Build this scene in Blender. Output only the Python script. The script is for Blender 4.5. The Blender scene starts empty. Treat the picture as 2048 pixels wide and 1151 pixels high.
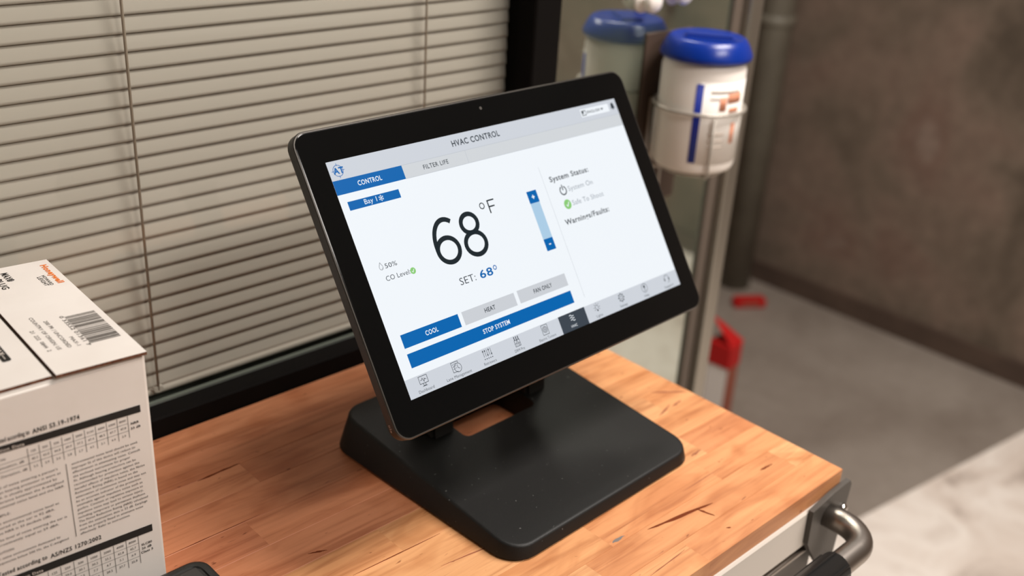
import bpy, bmesh, math, random
from mathutils import Vector, Matrix
random.seed(7)
S = bpy.context.scene
COL = S.collection
R = math.radians
# ------------------------------------------------------------------ camera, world, lights, exposure
EYE = Vector((0, 0, 1.5))
def cam_matrix(yaw, pitch, roll):
    f = Vector((math.sin(yaw)*math.cos(pitch), math.cos(yaw)*math.cos(pitch), -math.sin(pitch)))
    r = Vector((math.cos(yaw), -math.sin(yaw), 0)); d = f.cross(r)
    c, s = math.cos(roll), math.sin(roll)
    r2 = c*r + s*d; d2 = -s*r + c*d
    m = Matrix((r2, -d2, -f)).transposed().to_4x4(); m.translation = EYE
    return m
cd = bpy.data.cameras.new('camera'); cam = bpy.data.objects.new('camera', cd); COL.objects.link(cam)
cam.matrix_world = cam_matrix(R(45.066), R(24.933), R(-3.645))
cd.sensor_width = 36; cd.lens = 2106.92*36/2048; cd.clip_start = .02
cd.dof.use_dof = True; cd.dof.focus_distance = .835; cd.dof.aperture_fstop = 3.7
S.camera = cam
S.view_settings.view_transform = 'Standard'; S.view_settings.look = 'None'
S.view_settings.gamma = 1; S.view_settings.exposure = 0; S.view_settings.use_curve_mapping = False
w = bpy.data.worlds.new('world'); S.world = w; w.use_nodes = True
w.node_tree.nodes['Background'].inputs[0].default_value = (.9, .93, 1, 1)
w.node_tree.nodes['Background'].inputs[1].default_value = .3
def area(name, loc, sx, sy, watts, col, aim=None):
    l = bpy.data.lights.new(name, 'AREA'); l.shape = 'RECTANGLE'; l.size = sx; l.size_y = sy
    l.energy = watts; l.color = col
    o = bpy.data.objects.new(name, l); COL.objects.link(o); o.location = loc
    if aim: o.rotation_euler = (Vector(aim)-Vector(loc)).to_track_quat('-Z', 'Y').to_euler()
    return o
WARM = (1, .93, .87)
area('ceiling_lamp_light', (1.45, .05, 2.74), 1.0, .5, 51, WARM)
area('ceiling_lamp_light', (.85, -1.15, 2.74), 1.0, .5, 45, WARM)
area('ceiling_lamp_light', (2.1, 1.35, 2.74), .6, .3, 9, WARM)

# ------------------------------------------------------------------ helpers
def lin(c):
    return tuple(((v/255)/12.92 if v/255 <= .04045 else ((v/255+.055)/1.055)**2.4) for v in c)
def obj(name, me, mat=None, parent=None, smooth=False, loc=None):
    o = bpy.data.objects.new(name, me); COL.objects.link(o)
    if mat and not me.materials: me.materials.append(mat)
    if parent: o.parent = parent
    if loc: o.location = loc
    if smooth:
        for p in me.polygons: p.use_smooth = True
    return o
def mesh(name, v, f):
    me = bpy.data.meshes.new(name); me.from_pydata([tuple(x) for x in v], [], f); me.update(); return me
def from_bm(name, bm):
    me = bpy.data.meshes.new(name); bm.normal_update(); bm.to_mesh(me); bm.free(); return me
def empty(name, loc=(0, 0, 0), rz=0, parent=None):
    o = bpy.data.objects.new(name, None); COL.objects.link(o); o.location = loc; o.rotation_euler = (0, 0, rz)
    o.empty_display_size = .05
    if parent: o.parent = parent
    return o
def tag(o, label, cat, group=None):
    o['label'] = label; o['category'] = cat
    if group: o['group'] = group
    return o
def struct(o, label=None):
    o['kind'] = 'structure'
    if label: o['label'] = label
    return o
def bm_box(bm, a, b):
    vs = [bm.verts.new((x, y, z)) for x in (a[0], b[0]) for y in (a[1], b[1]) for z in (a[2], b[2])]
    for q in ((0, 1, 3, 2), (4, 6, 7, 5), (0, 4, 5, 1), (2, 3, 7, 6), (0, 2, 6, 4), (1, 5, 7, 3)):
        bm.faces.new([vs[i] for i in q])
    return vs
def box(name, a, b, mat, parent=None, bev=0, seg=2):
    bm = bmesh.new(); bm_box(bm, a, b)
    if bev: bmesh.ops.bevel(bm, geom=bm.edges[:], offset=bev, segments=seg, affect='EDGES', profile=.5)
    return obj(name, from_bm(name, bm), mat, parent, smooth=False)
def rrect(x0, y0, x1, y1, r, n=6):
    p = []
    for cx, cy, a in ((x1-r, y0+r, -90), (x1-r, y1-r, 0), (x0+r, y1-r, 90), (x0+r, y0+r, 180)):
        for i in range(n+1):
            t = R(a+90*i/n); p.append((cx+r*math.cos(t), cy+r*math.sin(t)))
    return p
def loft(rings, cap0=True, cap1=True):
    n = len(rings[0]); v = [p for r in rings for p in r]; f = []
    for k in range(len(rings)-1):
        for i in range(n):
            j = (i+1) % n; f.append((k*n+i, k*n+j, (k+1)*n+j, (k+1)*n+i))
    if cap0: f.append(tuple(reversed(range(n))))
    if cap1: f.append(tuple(range((len(rings)-1)*n, len(rings)*n)))
    return v, f
def tube_mesh(name, pts, r, n=10, caps=True):
    pts = [Vector(p) for p in pts]; rings = []; prev = None
    for i, p in enumerate(pts):
        t = (pts[min(i+1, len(pts)-1)]-pts[max(i-1, 0)]).normalized()
        u = (prev - t*prev.dot(t)).normalized() if prev else t.orthogonal().normalized()
        prev = u; b = t.cross(u); rr = r[i] if isinstance(r, (list, tuple)) else r
        rings.append([p + rr*(math.cos(2*math.pi*k/n)*u + math.sin(2*math.pi*k/n)*b) for k in range(n)])
    return mesh(name, *loft(rings, caps, caps))
def tube(name, pts, r, mat, parent=None, n=10): return obj(name, tube_mesh(name, pts, r, n), mat, parent, True)
def lathe(name, prof, mat, parent=None, n=48, loc=None, cap=True):
    rings = [[(r*math.cos(2*math.pi*k/n), r*math.sin(2*math.pi*k/n), z) for k in range(n)] for r, z in prof]
    return obj(name, mesh(name, *loft(rings, cap, cap)), mat, parent, True, loc)
def autosmooth(o, ang=35):
    me = o.data
    for p in me.polygons: p.use_smooth = True
    me.set_sharp_from_angle(angle=R(ang)); return o

# ---- materials
def nodes(m): return m.node_tree.nodes, m.node_tree.links
def pbr(name, col, rough=.5, metal=0, spec=.5, emit=None, coat=0, bump=None, mottle=None):
    m = bpy.data.materials.new(name); m.use_nodes = True; N, L = nodes(m); b = N['Principled BSDF']
    b.inputs['Base Color'].default_value = (*col, 1); b.inputs['Roughness'].default_value = rough
    b.inputs['Metallic'].default_value = metal; b.inputs['Specular IOR Level'].default_value = spec
    b.inputs['Coat Weight'].default_value = coat
    if emit:
        b.inputs['Emission Color'].default_value = (*emit, 1); b.inputs['Emission Strength'].default_value = 1
    if bump or mottle:
        tc = N.new('ShaderNodeTexCoord')
    if bump:
        n = N.new('ShaderNodeTexNoise'); n.inputs['Scale'].default_value = bump[0]; n.inputs['Detail'].default_value = 3
        L.new(tc.outputs['Object'], n.inputs['Vector'])
        bp = N.new('ShaderNodeBump'); bp.inputs['Strength'].default_value = bump[1]; bp.inputs['Distance'].default_value = bump[2]
        L.new(n.outputs['Fac'], bp.inputs['Height']); L.new(bp.outputs['Normal'], b.inputs['Normal'])
    if mottle:  # (scale, darker colour)
        n = N.new('ShaderNodeTexNoise'); n.inputs['Scale'].default_value = mottle[0]; n.inputs['Detail'].default_value = 5
        L.new(tc.outputs['Object'], n.inputs['Vector'])
        r = N.new('ShaderNodeValToRGB'); r.color_ramp.elements[0].position = .35; r.color_ramp.elements[1].position = .65
        r.color_ramp.elements[0].color = (*mottle[1], 1); r.color_ramp.elements[1].color = (*col, 1)
        L.new(n.outputs['Fac'], r.inputs['Fac']); L.new(r.outputs['Color'], b.inputs['Base Color'])
    return m
def flat_emit(name, rgb): # a lit display pixel colour
    c = lin(rgb); return pbr(name, (0, 0, 0), .35, spec=.1, emit=c)

def mat_wood():
    m = bpy.data.materials.new('maple_staves'); m.use_nodes = True; N, L = nodes(m); b = N['Principled BSDF']
    b.inputs['Roughness'].default_value = .42; b.inputs['Specular IOR Level'].default_value = .35
    tc = N.new('ShaderNodeTexCoord'); oi = N.new('ShaderNodeObjectInfo')
    off = N.new('ShaderNodeVectorMath'); off.operation = 'MULTIPLY_ADD'
    cmb = N.new('ShaderNodeCombineXYZ')
    for i in range(3): L.new(oi.outputs['Random'], cmb.inputs[i])
    off.inputs[1].default_value = (9, 5, 7)
    L.new(cmb.outputs[0], off.inputs[0]); L.new(tc.outputs['Object'], off.inputs[2])
    def noise(scale, det, dist=0, rough=.55):
        mp = N.new('ShaderNodeMapping'); mp.inputs['Scale'].default_value = scale
        L.new(off.outputs[0], mp.inputs['Vector'])
        n = N.new('ShaderNodeTexNoise'); n.inputs['Scale'].default_value = 1; n.inputs['Detail'].default_value = det
        n.inputs['Distortion'].default_value = dist; n.inputs['Roughness'].default_value = rough
        L.new(mp.outputs[0], n.inputs['Vector']); return n
    def ramp(src, stops):
        r = N.new('ShaderNodeValToRGB'); e = r.color_ramp.elements
        while len(e) < len(stops): e.new(.5)
        for k, (p, c) in enumerate(stops): e[k].position = p; e[k].color = (*c, 1)
        L.new(src, r.inputs['Fac']); return r
    def mix(a, bb, mode, fac):
        x = N.new('ShaderNodeMix'); x.data_type = 'RGBA'; x.blend_type = mode; x.inputs[0].default_value = fac
        L.new(a, x.inputs[6]); L.new(bb, x.inputs[7]); return x.outputs[2]
    grain = ramp(noise((7, 130, 60), 6, .6).outputs['Fac'], [(.28, (.62, .48, .40)), (.5, (.95, .92, .89)), (.75, (1.08, 1.08, 1.08))])
    blot = ramp(noise((9, 28, 20), 3, .8).outputs['Fac'], [(.3, (.72, .58, .48)), (.52, (1, 1, 1)), (.8, (1.06, 1.09, 1.13))])
    streak = ramp(noise((5, 260, 60), 2, .2).outputs['Fac'], [(.24, (.35, .20, .14)), (.31, (1, 1, 1))])
    speck = ramp(noise((70, 240, 100), 1, .3).outputs['Fac'], [(.20, (.30, .16, .10)), (.26, (1, 1, 1))])
    c = mix(oi.outputs['Color'], grain.outputs[0], 'MULTIPLY', .85)
    c = mix(c, blot.outputs[0], 'MULTIPLY', .9)
    c = mix(c, streak.outputs[0], 'MULTIPLY', .55)
    c = mix(c, speck.outputs[0], 'MULTIPLY', .8)
    L.new(c, b.inputs['Base Color'])
    g2 = noise((9, 200, 60), 4); bp = N.new('ShaderNodeBump'); bp.inputs['Strength'].default_value = .12; bp.inputs['Distance'].default_value = .0006
    L.new(g2.outputs['Fac'], bp.inputs['Height']); L.new(bp.outputs['Normal'], b.inputs['Normal'])
    return m
def mat_patchy(name, cols, scale, rough=.8, det=6, fine=.25, dist=.4, bump=.2):
    m = bpy.data.materials.new(name); m.use_nodes = True; N, L = nodes(m); b = N['Principled BSDF']
    b.inputs['Roughness'].default_value = rough; b.inputs['Specular IOR Level'].default_value = .3
    tc = N.new('ShaderNodeTexCoord')
    n = N.new('ShaderNodeTexNoise'); n.inputs['Scale'].default_value = scale; n.inputs['Detail'].default_value = det; n.inputs['Distortion'].default_value = dist
    L.new(tc.outputs['Object'], n.inputs['Vector'])
    r = N.new('ShaderNodeValToRGB'); e = r.color_ramp.elements
    while len(e) < len(cols): e.new(.5)
    for k, (p, c) in enumerate(cols): e[k].position = p; e[k].color = (*c, 1)
    L.new(n.outputs['Fac'], r.inputs['Fac'])
    n2 = N.new('ShaderNodeTexNoise'); n2.inputs['Scale'].default_value = scale*9; n2.inputs['Detail'].default_value = 4
    L.new(tc.outputs['Object'], n2.inputs['Vector'])
    x = N.new('ShaderNodeMix'); x.data_type = 'RGBA'; x.blend_type = 'SOFT_LIGHT'; x.inputs[0].default_value = fine
    L.new(r.outputs[0], x.inputs[6]); L.new(n2.outputs['Fac'], x.inputs[7]); L.new(x.outputs[2], b.inputs['Base Color'])
    bp = N.new('ShaderNodeBump'); bp.inputs['Strength'].default_value = bump; bp.inputs['Distance'].default_value = .004
    L.new(n2.outputs['Fac'], bp.inputs['Height']); L.new(bp.outputs['Normal'], b.inputs['Normal'])
    return m
def mat_glass(name, tint=(.95, .97, .95), ior=1.45):
    m = bpy.data.materials.new(name); m.use_nodes = True; N, L = nodes(m)
    N.remove(N['Principled BSDF']); out = N['Material Output']
    t = N.new('ShaderNodeBsdfTransparent'); t.inputs[0].default_value = (*tint, 1)
    g = N.new('ShaderNodeBsdfGlossy'); g.inputs['Roughness'].default_value = .02
    fr = N.new('ShaderNodeFresnel'); fr.inputs[0].default_value = ior
    mx = N.new('ShaderNodeMixShader'); ge = N.new('ShaderNodeNewGeometry'); iv = N.new('ShaderNodeMath'); iv.operation = 'SUBTRACT'; iv.inputs[0].default_value = 1
    L.new(ge.outputs['Backfacing'], iv.inputs[1]); mu = N.new('ShaderNodeMath'); mu.operation = 'MULTIPLY'
    L.new(iv.outputs[0], mu.inputs[0]); L.new(fr.outputs[0], mu.inputs[1])   # reflect on the entering face only
    L.new(mu.outputs[0], mx.inputs[0]); L.new(t.outputs[0], mx.inputs[1]); L.new(g.outputs[0], mx.inputs[2])
    L.new(mx.outputs[0], out.inputs[0]); return m
def mat_mirrorpane():
    m = bpy.data.materials.new('coated_mirror_glass'); m.use_nodes = True; N, L = nodes(m)
    N.remove(N['Principled BSDF']); out = N['Material Output']
    d = N.new('ShaderNodeBsdfDiffuse'); d.inputs[0].default_value = (.075, .098, .074, 1)
    g = N.new('ShaderNodeBsdfGlossy'); g.inputs['Roughness'].default_value = .03; g.inputs[0].default_value = (.86, .90, .83, 1)
    mx = N.new('ShaderNodeMixShader'); mx.inputs[0].default_value = .64
    L.new(d.outputs[0], mx.inputs[1]); L.new(g.outputs[0], mx.inputs[2]); L.new(mx.outputs[0], out.inputs[0]); return m

M_WOOD = mat_wood()
M_BLACKF = pbr('black_window_frame', (.006, .005, .0045), .7, spec=.06, bump=(300, .15, .001))
M_PLASTIC = pbr('black_textured_plastic', (.0072, .0072, .0068), .5, bump=(900, .25, .0004), spec=.32)
_N, _L = nodes(M_PLASTIC); _tc = _N.new('ShaderNodeTexCoord'); _v = _N.new('ShaderNodeTexNoise'); _v.inputs['Scale'].default_value = 260; _v.inputs['Detail'].default_value = 1
_L.new(_tc.outputs['Object'], _v.inputs['Vector']); _r = _N.new('ShaderNodeValToRGB'); _r.color_ramp.elements[0].position = .75; _r.color_ramp.elements[0].color = (.0072, .0072, .0068, 1); _r.color_ramp.elements[1].position = .80; _r.color_ramp.elements[1].color = (.10, .10, .095, 1)
_L.new(_v.outputs['Fac'], _r.inputs['Fac']); _L.new(_r.outputs[0], _N['Principled BSDF'].inputs['Base Color'])   # settled dust specks
M_HOUS = pbr('black_smooth_housing', (.016, .015, .014), .38)
M_GLASSBLK = pbr('black_front_glass', (.004, .004, .004), .10, spec=.25)
M_TRIM = pbr('dark_metal_trim', (.12, .11, .10), .3, metal=.8)
M_STEEL = pbr('brushed_steel', (.36, .325, .295), .36, metal=1)
M_DKSTEEL = pbr('dark_grey_bracket', (.075, .066, .057), .5, metal=.2)
M_RUBBER = pbr('black_rubber', (.012, .012, .012), .35)
M_CHROME = pbr('chrome', (.8, .78, .75), .12, metal=1)
M_WIRE = pbr('coated_grey_wire', (.45, .41, .36), .35, metal=.4)
M_PANEL = pbr('light_grey_painted_metal', lin((205, 196, 186)), .45)
M_CABINET = pbr('grey_cabinet_paint', (.10, .085, .072), .5)
M_CARD = pbr('white_printed_cardboard', lin((233, 227, 221)), .75, bump=(160, .12, .0006), mottle=(14, lin((226, 219, 212))), spec=.2)
M_KRAFT = pbr('brown_corrugated_edge', lin((120, 82, 62)), .9, mottle=(400, lin((80, 50, 38))), spec=.1)
M_INK = pbr('black_print_ink', lin((44, 42, 40)), .7, spec=.2)
M_INKW = pbr('white_print', lin((215, 205, 195)), .7, spec=.2)
M_INKO = pbr('orange_print_ink', lin((232, 122, 48)), .7, spec=.2)
M_INKG = pbr('grey_inkjet_print', lin((95, 90, 85)), .7, spec=.2)
M_BLUE = pbr('blue_plastic_lid', (.002, .028, .27), .28, spec=.5)
M_BLUEP = pbr('blue_label_print', (.002, .02, .28), .5)
M_WHITEP = pbr('white_plastic', lin((244, 236, 228)), .4)
M_LABELP = pbr('glossy_white_label', lin((246, 241, 235)), .55, spec=.3)
M_SALMON = pbr('faded_orange_print', lin((222, 150, 118)), .5)
M_LINEP = pbr('grey_label_print', lin((205, 192, 180)), .5)
M_SLAT = pbr('beige_aluminium_slat', lin((192, 180, 173)), .55, spec=.2)
M_CORD = pbr('brown_blind_cord', lin((172, 154, 141)), .8)
M_GLASS = mat_glass('clear_window_glass')
M_MIRROR = mat_mirrorpane()
M_SILL = pbr('grey_green_glazing_bead', lin((118, 122, 116)), .4)
M_ALU = pbr('satin_aluminium_post', (.40, .37, .32), .38, metal=.9)
M_GASKET = pbr('grey_gasket', lin((98, 86, 76)), .6)
M_RED = pbr('red_card', (.48, .006, .006), .5)
M_REDSIDE = pbr('red_brown_card', lin((150, 84, 66)), .6)
M_CONC = mat_patchy('stained_concrete_wall', [(.30, lin((76, 66, 55))), (.45, lin((111, 97, 84))), (.55, lin((123, 105, 92))), (.66, lin((118, 96, 84))), (.78, lin((146, 130, 118)))], 2.6, fine=.35)
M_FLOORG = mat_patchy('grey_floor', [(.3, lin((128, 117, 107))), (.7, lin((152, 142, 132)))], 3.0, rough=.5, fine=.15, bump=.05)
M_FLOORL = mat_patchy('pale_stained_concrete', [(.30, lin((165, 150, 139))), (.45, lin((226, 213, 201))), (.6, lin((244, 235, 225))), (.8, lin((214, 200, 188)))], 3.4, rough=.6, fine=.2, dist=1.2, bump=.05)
M_PAINT = pbr('grey_green_wall_paint', lin((128, 127, 116)), .8, mottle=(3, lin((118, 117, 106))))
M_CEIL = pbr('ceiling_paint', lin((120, 116, 110)), .9, mottle=(3, lin((112, 108, 102))))
M_GREENP = pbr('grey_green_pipe_paint', lin((120, 115, 102)), .5, mottle=(9, lin((108, 102, 90))))

# ---- text and line drawing
def text_mesh(s, bold=0, res=3):
    cu = bpy.data.curves.new('t', 'FONT'); cu.body = s; cu.size = 1; cu.resolution_u = res; cu.offset = bold*.7; cu.space_character = 1.1 if bold > .005 else 1.03; cu.fill_mode = 'FRONT'
    o = bpy.data.objects.new('t', cu); me = o.to_mesh()
    v = [(p.co.x, p.co.y) for p in me.vertices]; f = [tuple(p.vertices) for p in me.polygons]
    o.to_mesh_clear(); bpy.data.objects.remove(o); bpy.data.curves.remove(cu)
    return v, f
_H = text_mesh('H')[0]; CAP = max(y for x, y in _H)
class Print:
    """collects flat lettering and line work in a plane (mm units), built as one mesh"""
    def __init__(self): self.v = []; self.f = []
    def add(self, v, f):
        n = len(self.v); self.v += v; self.f += [tuple(i+n for i in q) for q in f]
    def text(self, s, x0, y0, cap, x1=None, bold=0, rot=0, align='l', squeeze=1, res=3):
        v, f = text_mesh(s, bold, res)
        if not v: return
        a = min(p[0] for p in v); b = max(p[0] for p in v); sy = cap/CAP
        sx = (x1-x0)/(b-a) if x1 is not None else sy*squeeze
        sh = 0 if align == 'l' else (-(b-a)*sx/2 if align == 'c' else -(b-a)*sx)
        c, q = math.cos(rot), math.sin(rot)
        out = []
        for x, y in v:
            X = (x-a)*sx+sh; Y = y*sy; out.append((x0+c*X-q*Y, y0+q*X+c*Y))
        self.add(out, f); return self
    def rect(self, x0, y0, x1, y1): self.add([(x0, y0), (x1, y0), (x1, y1), (x0, y1)], [(0, 1, 2, 3)]); return self
    def poly(self, pts): self.add(list(pts), [tuple(range(len(pts)))]); return self
    def stroke(self, pts, wd, closed=False):
        n = len(pts); v = []
        P = [Vector(p) for p in pts]
        for i in range(n):
            a = P[(i-1) % n] if (closed or i > 0) else P[i]; b = P[(i+1) % n] if (closed or i < n-1) else P[i]
            d1 = (P[i]-a); d2 = (b-P[i])
            d1 = d1.normalized() if d1.length > 1e-9 else d2.normalized(); d2 = d2.normalized() if d2.length > 1e-9 else d1
            t = (d1+d2); t = t.normalized() if t.length > 1e-6 else d1
            nn = Vector((-t.y, t.x)); k = 1/max(.35, nn.dot(Vector((-d1.y, d1.x))))
            v += [tuple(P[i]+nn*wd/2*k), tuple(P[i]-nn*wd/2*k)]
        f = [(2*i, 2*i+1, (2*i+3) % (2*n), (2*i+2) % (2*n)) for i in range(n if closed else n-1)]
        self.add(v, f); return self
    def arc(self, cx, cy, r, wd, a0=0, a1=360, n=24, ry=None):
        full = abs(a1-a0) >= 360
        m = n if full else n+1
        self.stroke([(cx+r*math.cos(R(a0+(a1-a0)*i/n)), cy+(ry or r)*math.sin(R(a0+(a1-a0)*i/n))) for i in range(m)], wd, full); return self
    def disc(self, cx, cy, r, n=24): self.poly([(cx+r*math.cos(2*math.pi*i/n), cy+r*math.sin(2*math.pi*i/n)) for i in range(n)]); return self
    def build(self, name, mat, parent, z=0, k=.001, fn=None):
        fn = fn or (lambda x, y: (x*k, y*k, z))
        me = mesh(name, [fn(x, y) for x, y in self.v], self.f)
        return obj(name, me, mat, parent)

# ------------------------------------------------------------------ setting
ZT = .93           # worktop height
XR, YF, YB = .842, .373, .822
def slab(name, a, b, mat, label=None): return struct(box(name, a, b, mat), label)
# pale floor on this side, grey floor past the partition line; their joint runs a little askew
def quad_floor(name, pts, z0, z1, mat):
    rings = [[(x, y, z0) for x, y in pts], [(x, y, z1) for x, y in pts]]
    return struct(obj(name, mesh(name, *loft(rings)), mat))
E1, E2 = (-2.4, 1.424), (3.05, .720)
E1 = (2.065-(2.065+2.4)*1, .847+(2.065+2.4)*.129)
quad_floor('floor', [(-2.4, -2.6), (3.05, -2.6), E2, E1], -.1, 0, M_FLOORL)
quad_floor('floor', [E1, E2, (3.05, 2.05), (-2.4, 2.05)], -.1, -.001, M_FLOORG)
slab('wall_right', (3.05, -2.6, -.1), (3.2, 2.05, 2.8), M_CONC, 'brown stained concrete wall')
slab('wall_foot_band', (3.03, -2.6, 0), (3.05, 1.95, .07), pbr('dark_brown_band', lin((92, 74, 62)), .7, mottle=(6, lin((76, 60, 50)))))  # low dark brown band along the foot of the concrete wall
slab('wall_back', (-2.4, 1.95, -.1), (3.05, 2.05, 2.8), M_CONC)
slab('wall_front', (-2.4, -2.7, -.1), (3.2, -2.6, 2.8), M_PAINT)
slab('wall_left', (-2.5, -2.7, -.1), (-2.4, 2.05, 2.8), M_PAINT)
slab('ceiling', (-2.5, -2.7, 2.8), (3.2, 2.05, 2.9), M_CEIL)
# window wall: apron below the worktop, head above, backing behind the blind
slab('wall_window_apron', (-2.4, .826, 0), (.834, .90, .915), M_PAINT)
slab('wall_window_head', (-2.4, .826, 1.95), (.834, .90, 2.8), M_PAINT)
slab('wall_window_side', (-2.4, .826, .915), (-1.1, .90, 1.95), M_PAINT)
# window 1
win = struct(empty('window_1', (0, YB, ZT)))
fz = .020
box('frame_rail', (-1.1, .002, -.015), (.834, .030, fz), M_BLACKF, win, .0015, 1)
box('frame_rail', (-1.1, .002, .985), (.834, .030, 1.02), M_BLACKF, win, .0015, 1)
box('frame_post', (.834, .0, -.93), (.876, .078, 1.85), M_BLACKF, win, .002, 1)
box('frame_post', (-1.1, .002, fz), (-1.06, .030, .985), M_BLACKF, win, .0015, 1)
box('glazing_bead', (-1.06, .0265, fz-.002), (.834, .0305, fz+.0025), M_SILL, win)
box('pane', (-1.06, .0262, fz+.002), (.834, .0268, .985), M_GLASS, win)
box('back_panel', (-1.1, .066, -.015), (.834, .074, 1.02), M_PAINT, win)
box('inner_sill', (-1.06, .031, -.015), (.834, .066, fz-.006), M_SILL, win)
# blind between the panes
bl = empty('window_blind', (0, YB+.043, ZT)); tag(bl, 'closed beige venetian blind behind the black-framed window glass', 'blind')
PITCH, CH = .01552, .0174
def slat_mesh():
    rings = []; n = 6
    tilt = R(82)
    for xx in (-1.05, .833):
        ring = []
        for side, th in ((1, 0), (-1, .0003)):
            for i in (range(n+1) if side == 1 else range(n, -1, -1)):
                s = (i/n-.5)*CH; bow = .0005*(1-(2*s/CH)**2) - th
                # s runs from lower front to upper back; bow bulges to the room
                y = s*math.cos(tilt) - bow*math.sin(tilt); z = s*math.sin(tilt) + bow*math.cos(tilt)
                ring.append((xx, y, z))
        rings.append(ring)
    return mesh('slat', *loft(rings))
sm = slat_mesh(); sm.materials.append(M_SLAT)
for p in sm.polygons: p.use_smooth = True
zt0 = 1.5-.1791*.865/.85-ZT   # a slat joint height on the cord
k = 0; zz = zt0 + PITCH*18
while zz > .045:
    obj('slat', sm, None, bl, loc=(0, 0, zz-PITCH*.5)); zz -= PITCH; k += 1
bot = zz
rb = box('bottom_rail', (-1.05, -.006, .024), (.833, .006, bot-.001), M_SLAT, bl, .002, 2)
for cx in (-.267, .058, .383, .708):
    tube('ladder_cord', [(cx, -.0085, .030), (cx, -.0085, .5), (cx, -.0085, 1.0)], .0013, M_CORD, bl, 6)
    obj('cord_button', mesh('cord_button', *loft([[(cx+.006*math.cos(a*.785), -.0055, .031+.004*math.sin(a*.785)) for a in range(8)], [(cx+.005*math.cos(a*.785), -.0095, .031+.0035*math.sin(a*.785)) for a in range(8)]])), M_SLAT, bl)
# window 2: mirror-coated fixed pane past the post, with an aluminium end post
w2 = struct(empty('window_2', (0, .838, 0)))
box('pane', (.876, 0, .06), (1.232, .006, 2.7), M_MIRROR, w2)
box('bottom_rail', (.876, -.01, 0), (1.232, .03, .06), M_ALU, w2, .002, 1)
box('gasket', (1.225, -.006, 0), (1.246, .03, 2.8), M_GASKET, w2, .003, 2)
box('end_post', (1.246, -.018, 0), (1.276, .03, 2.8), M_ALU, w2, .003, 2)

# corner pipe on the concrete wall
pp = empty('corner_pipe', (2.94, 1.84, 0)); tag(pp, 'grey-green vertical pipe in the far concrete corner', 'pipe')
lathe('pipe', [(.055, 0), (.055, 2.8)], M_GREENP, pp, 24)
for z in (.9, 1.9): lathe('clamp', [(.056, z), (.061, z+.002), (.061, z+.03), (.056, z+.032)], M_GREENP, pp, 24)
# ------------------------------------------------------------------ worktop of maple staves
wt = empty('butcher_block_worktop', (.25, (YF+YB)/2, ZT-.02)); tag(wt, 'honey-coloured butcher-block worktop of glued wooden staves by the window', 'worktop')
JO = [.822, .777, .739, .703, .661, .622, .583, .546, .510, .474, .438, .405, .373]
XL = -.45
CUT = {0: [.30, .70], 1: [.12, .58], 2: [.40, .77], 3: [.22, .69], 4: [.36, .72], 5: [.28, .735], 6: [.16, .44, .79], 7: [.38, .66], 8: [.30, .50, .76], 9: [.25, .58, .735], 10: [.33, .545, .81], 11: [.20, .63]}
TON = [(216, 156, 107), (219, 162, 113), (211, 147, 99), (222, 166, 117), (214, 153, 104), (204, 139, 94)]
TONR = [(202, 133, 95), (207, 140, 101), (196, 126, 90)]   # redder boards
woff = Vector(wt.location)
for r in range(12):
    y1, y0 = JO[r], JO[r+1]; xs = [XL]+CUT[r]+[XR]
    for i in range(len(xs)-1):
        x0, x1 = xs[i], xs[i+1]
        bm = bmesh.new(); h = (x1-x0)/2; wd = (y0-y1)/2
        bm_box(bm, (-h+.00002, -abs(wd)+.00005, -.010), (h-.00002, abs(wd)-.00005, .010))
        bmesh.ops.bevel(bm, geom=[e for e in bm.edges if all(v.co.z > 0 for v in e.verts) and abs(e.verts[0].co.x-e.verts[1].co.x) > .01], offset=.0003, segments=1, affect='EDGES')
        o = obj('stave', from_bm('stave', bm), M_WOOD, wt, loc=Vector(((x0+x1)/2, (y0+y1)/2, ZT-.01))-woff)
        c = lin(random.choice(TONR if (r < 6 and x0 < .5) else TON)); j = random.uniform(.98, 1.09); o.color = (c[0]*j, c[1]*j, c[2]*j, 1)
M_CRACK = pbr('dark_wood_crack', lin((112, 54, 30)), .9, spec=.1)
M_CRACK2 = pbr('brown_wood_streak', lin((150, 88, 58)), .7)
def crack(x, y, ln, wd, ang=0, m=None):
    n = 9; up = []; dn = []
    for i in range(n):
        t = i/(n-1); ww = wd*math.sin(math.pi*min(1, t*.97+.015))**.7*random.uniform(.55, 1.15)/2
        yy = random.uniform(-.12, .12)*wd; up.append(((t-.5)*ln, yy+ww)); dn.append(((t-.5)*ln, yy-ww))
    c, s = math.cos(ang), math.sin(ang)
    pts = [(c*a-s*b, s*a+c*b) for a, b in dn+up[::-1]]
    me = mesh('crack', *loft([[(a, b, -.0002) for a, b in pts], [(a, b, .00012) for a, b in pts]]))
    obj('crack', me, m or M_CRACK, wt, loc=Vector((x, y, ZT))-woff)

for a in ((.6593, .4279, .0775, .0040, -9.8), (.6811, .4167, .0177, .0028, -74), (.6791, .3903, .0047, .0022, -30), (.4343, .5463, .0877, .0011, -2.3), (.7855, .4228, .0191, .0026, -4), (.3795, .7388, .0438, .0030, 2.4), (.3851, .5899, .016, .0022, -22), (.33, .662, .09, .0010, 0)): crack(a[0], a[1], a[2], a[3], R(a[4]))
for a in ((.8106, .5521, .0171, .0032, 7), (.7892, .5513, .0292, .0022, 16), (.8228, .572, .0405, .003, -36), (.7513, .4812, .0178, .003, 4), (.4804, .508, .0583, .0012, -8), (.60, .395, .05, .0012, 3), (.72, .45, .06, .0010, 1)): crack(a[0], a[1], a[2], a[3], R(a[4]), M_CRACK2)
crack(.5911, .442, .0154, .0035, 0, pbr('grey_stain', lin((120, 112, 108)), .7))

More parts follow.
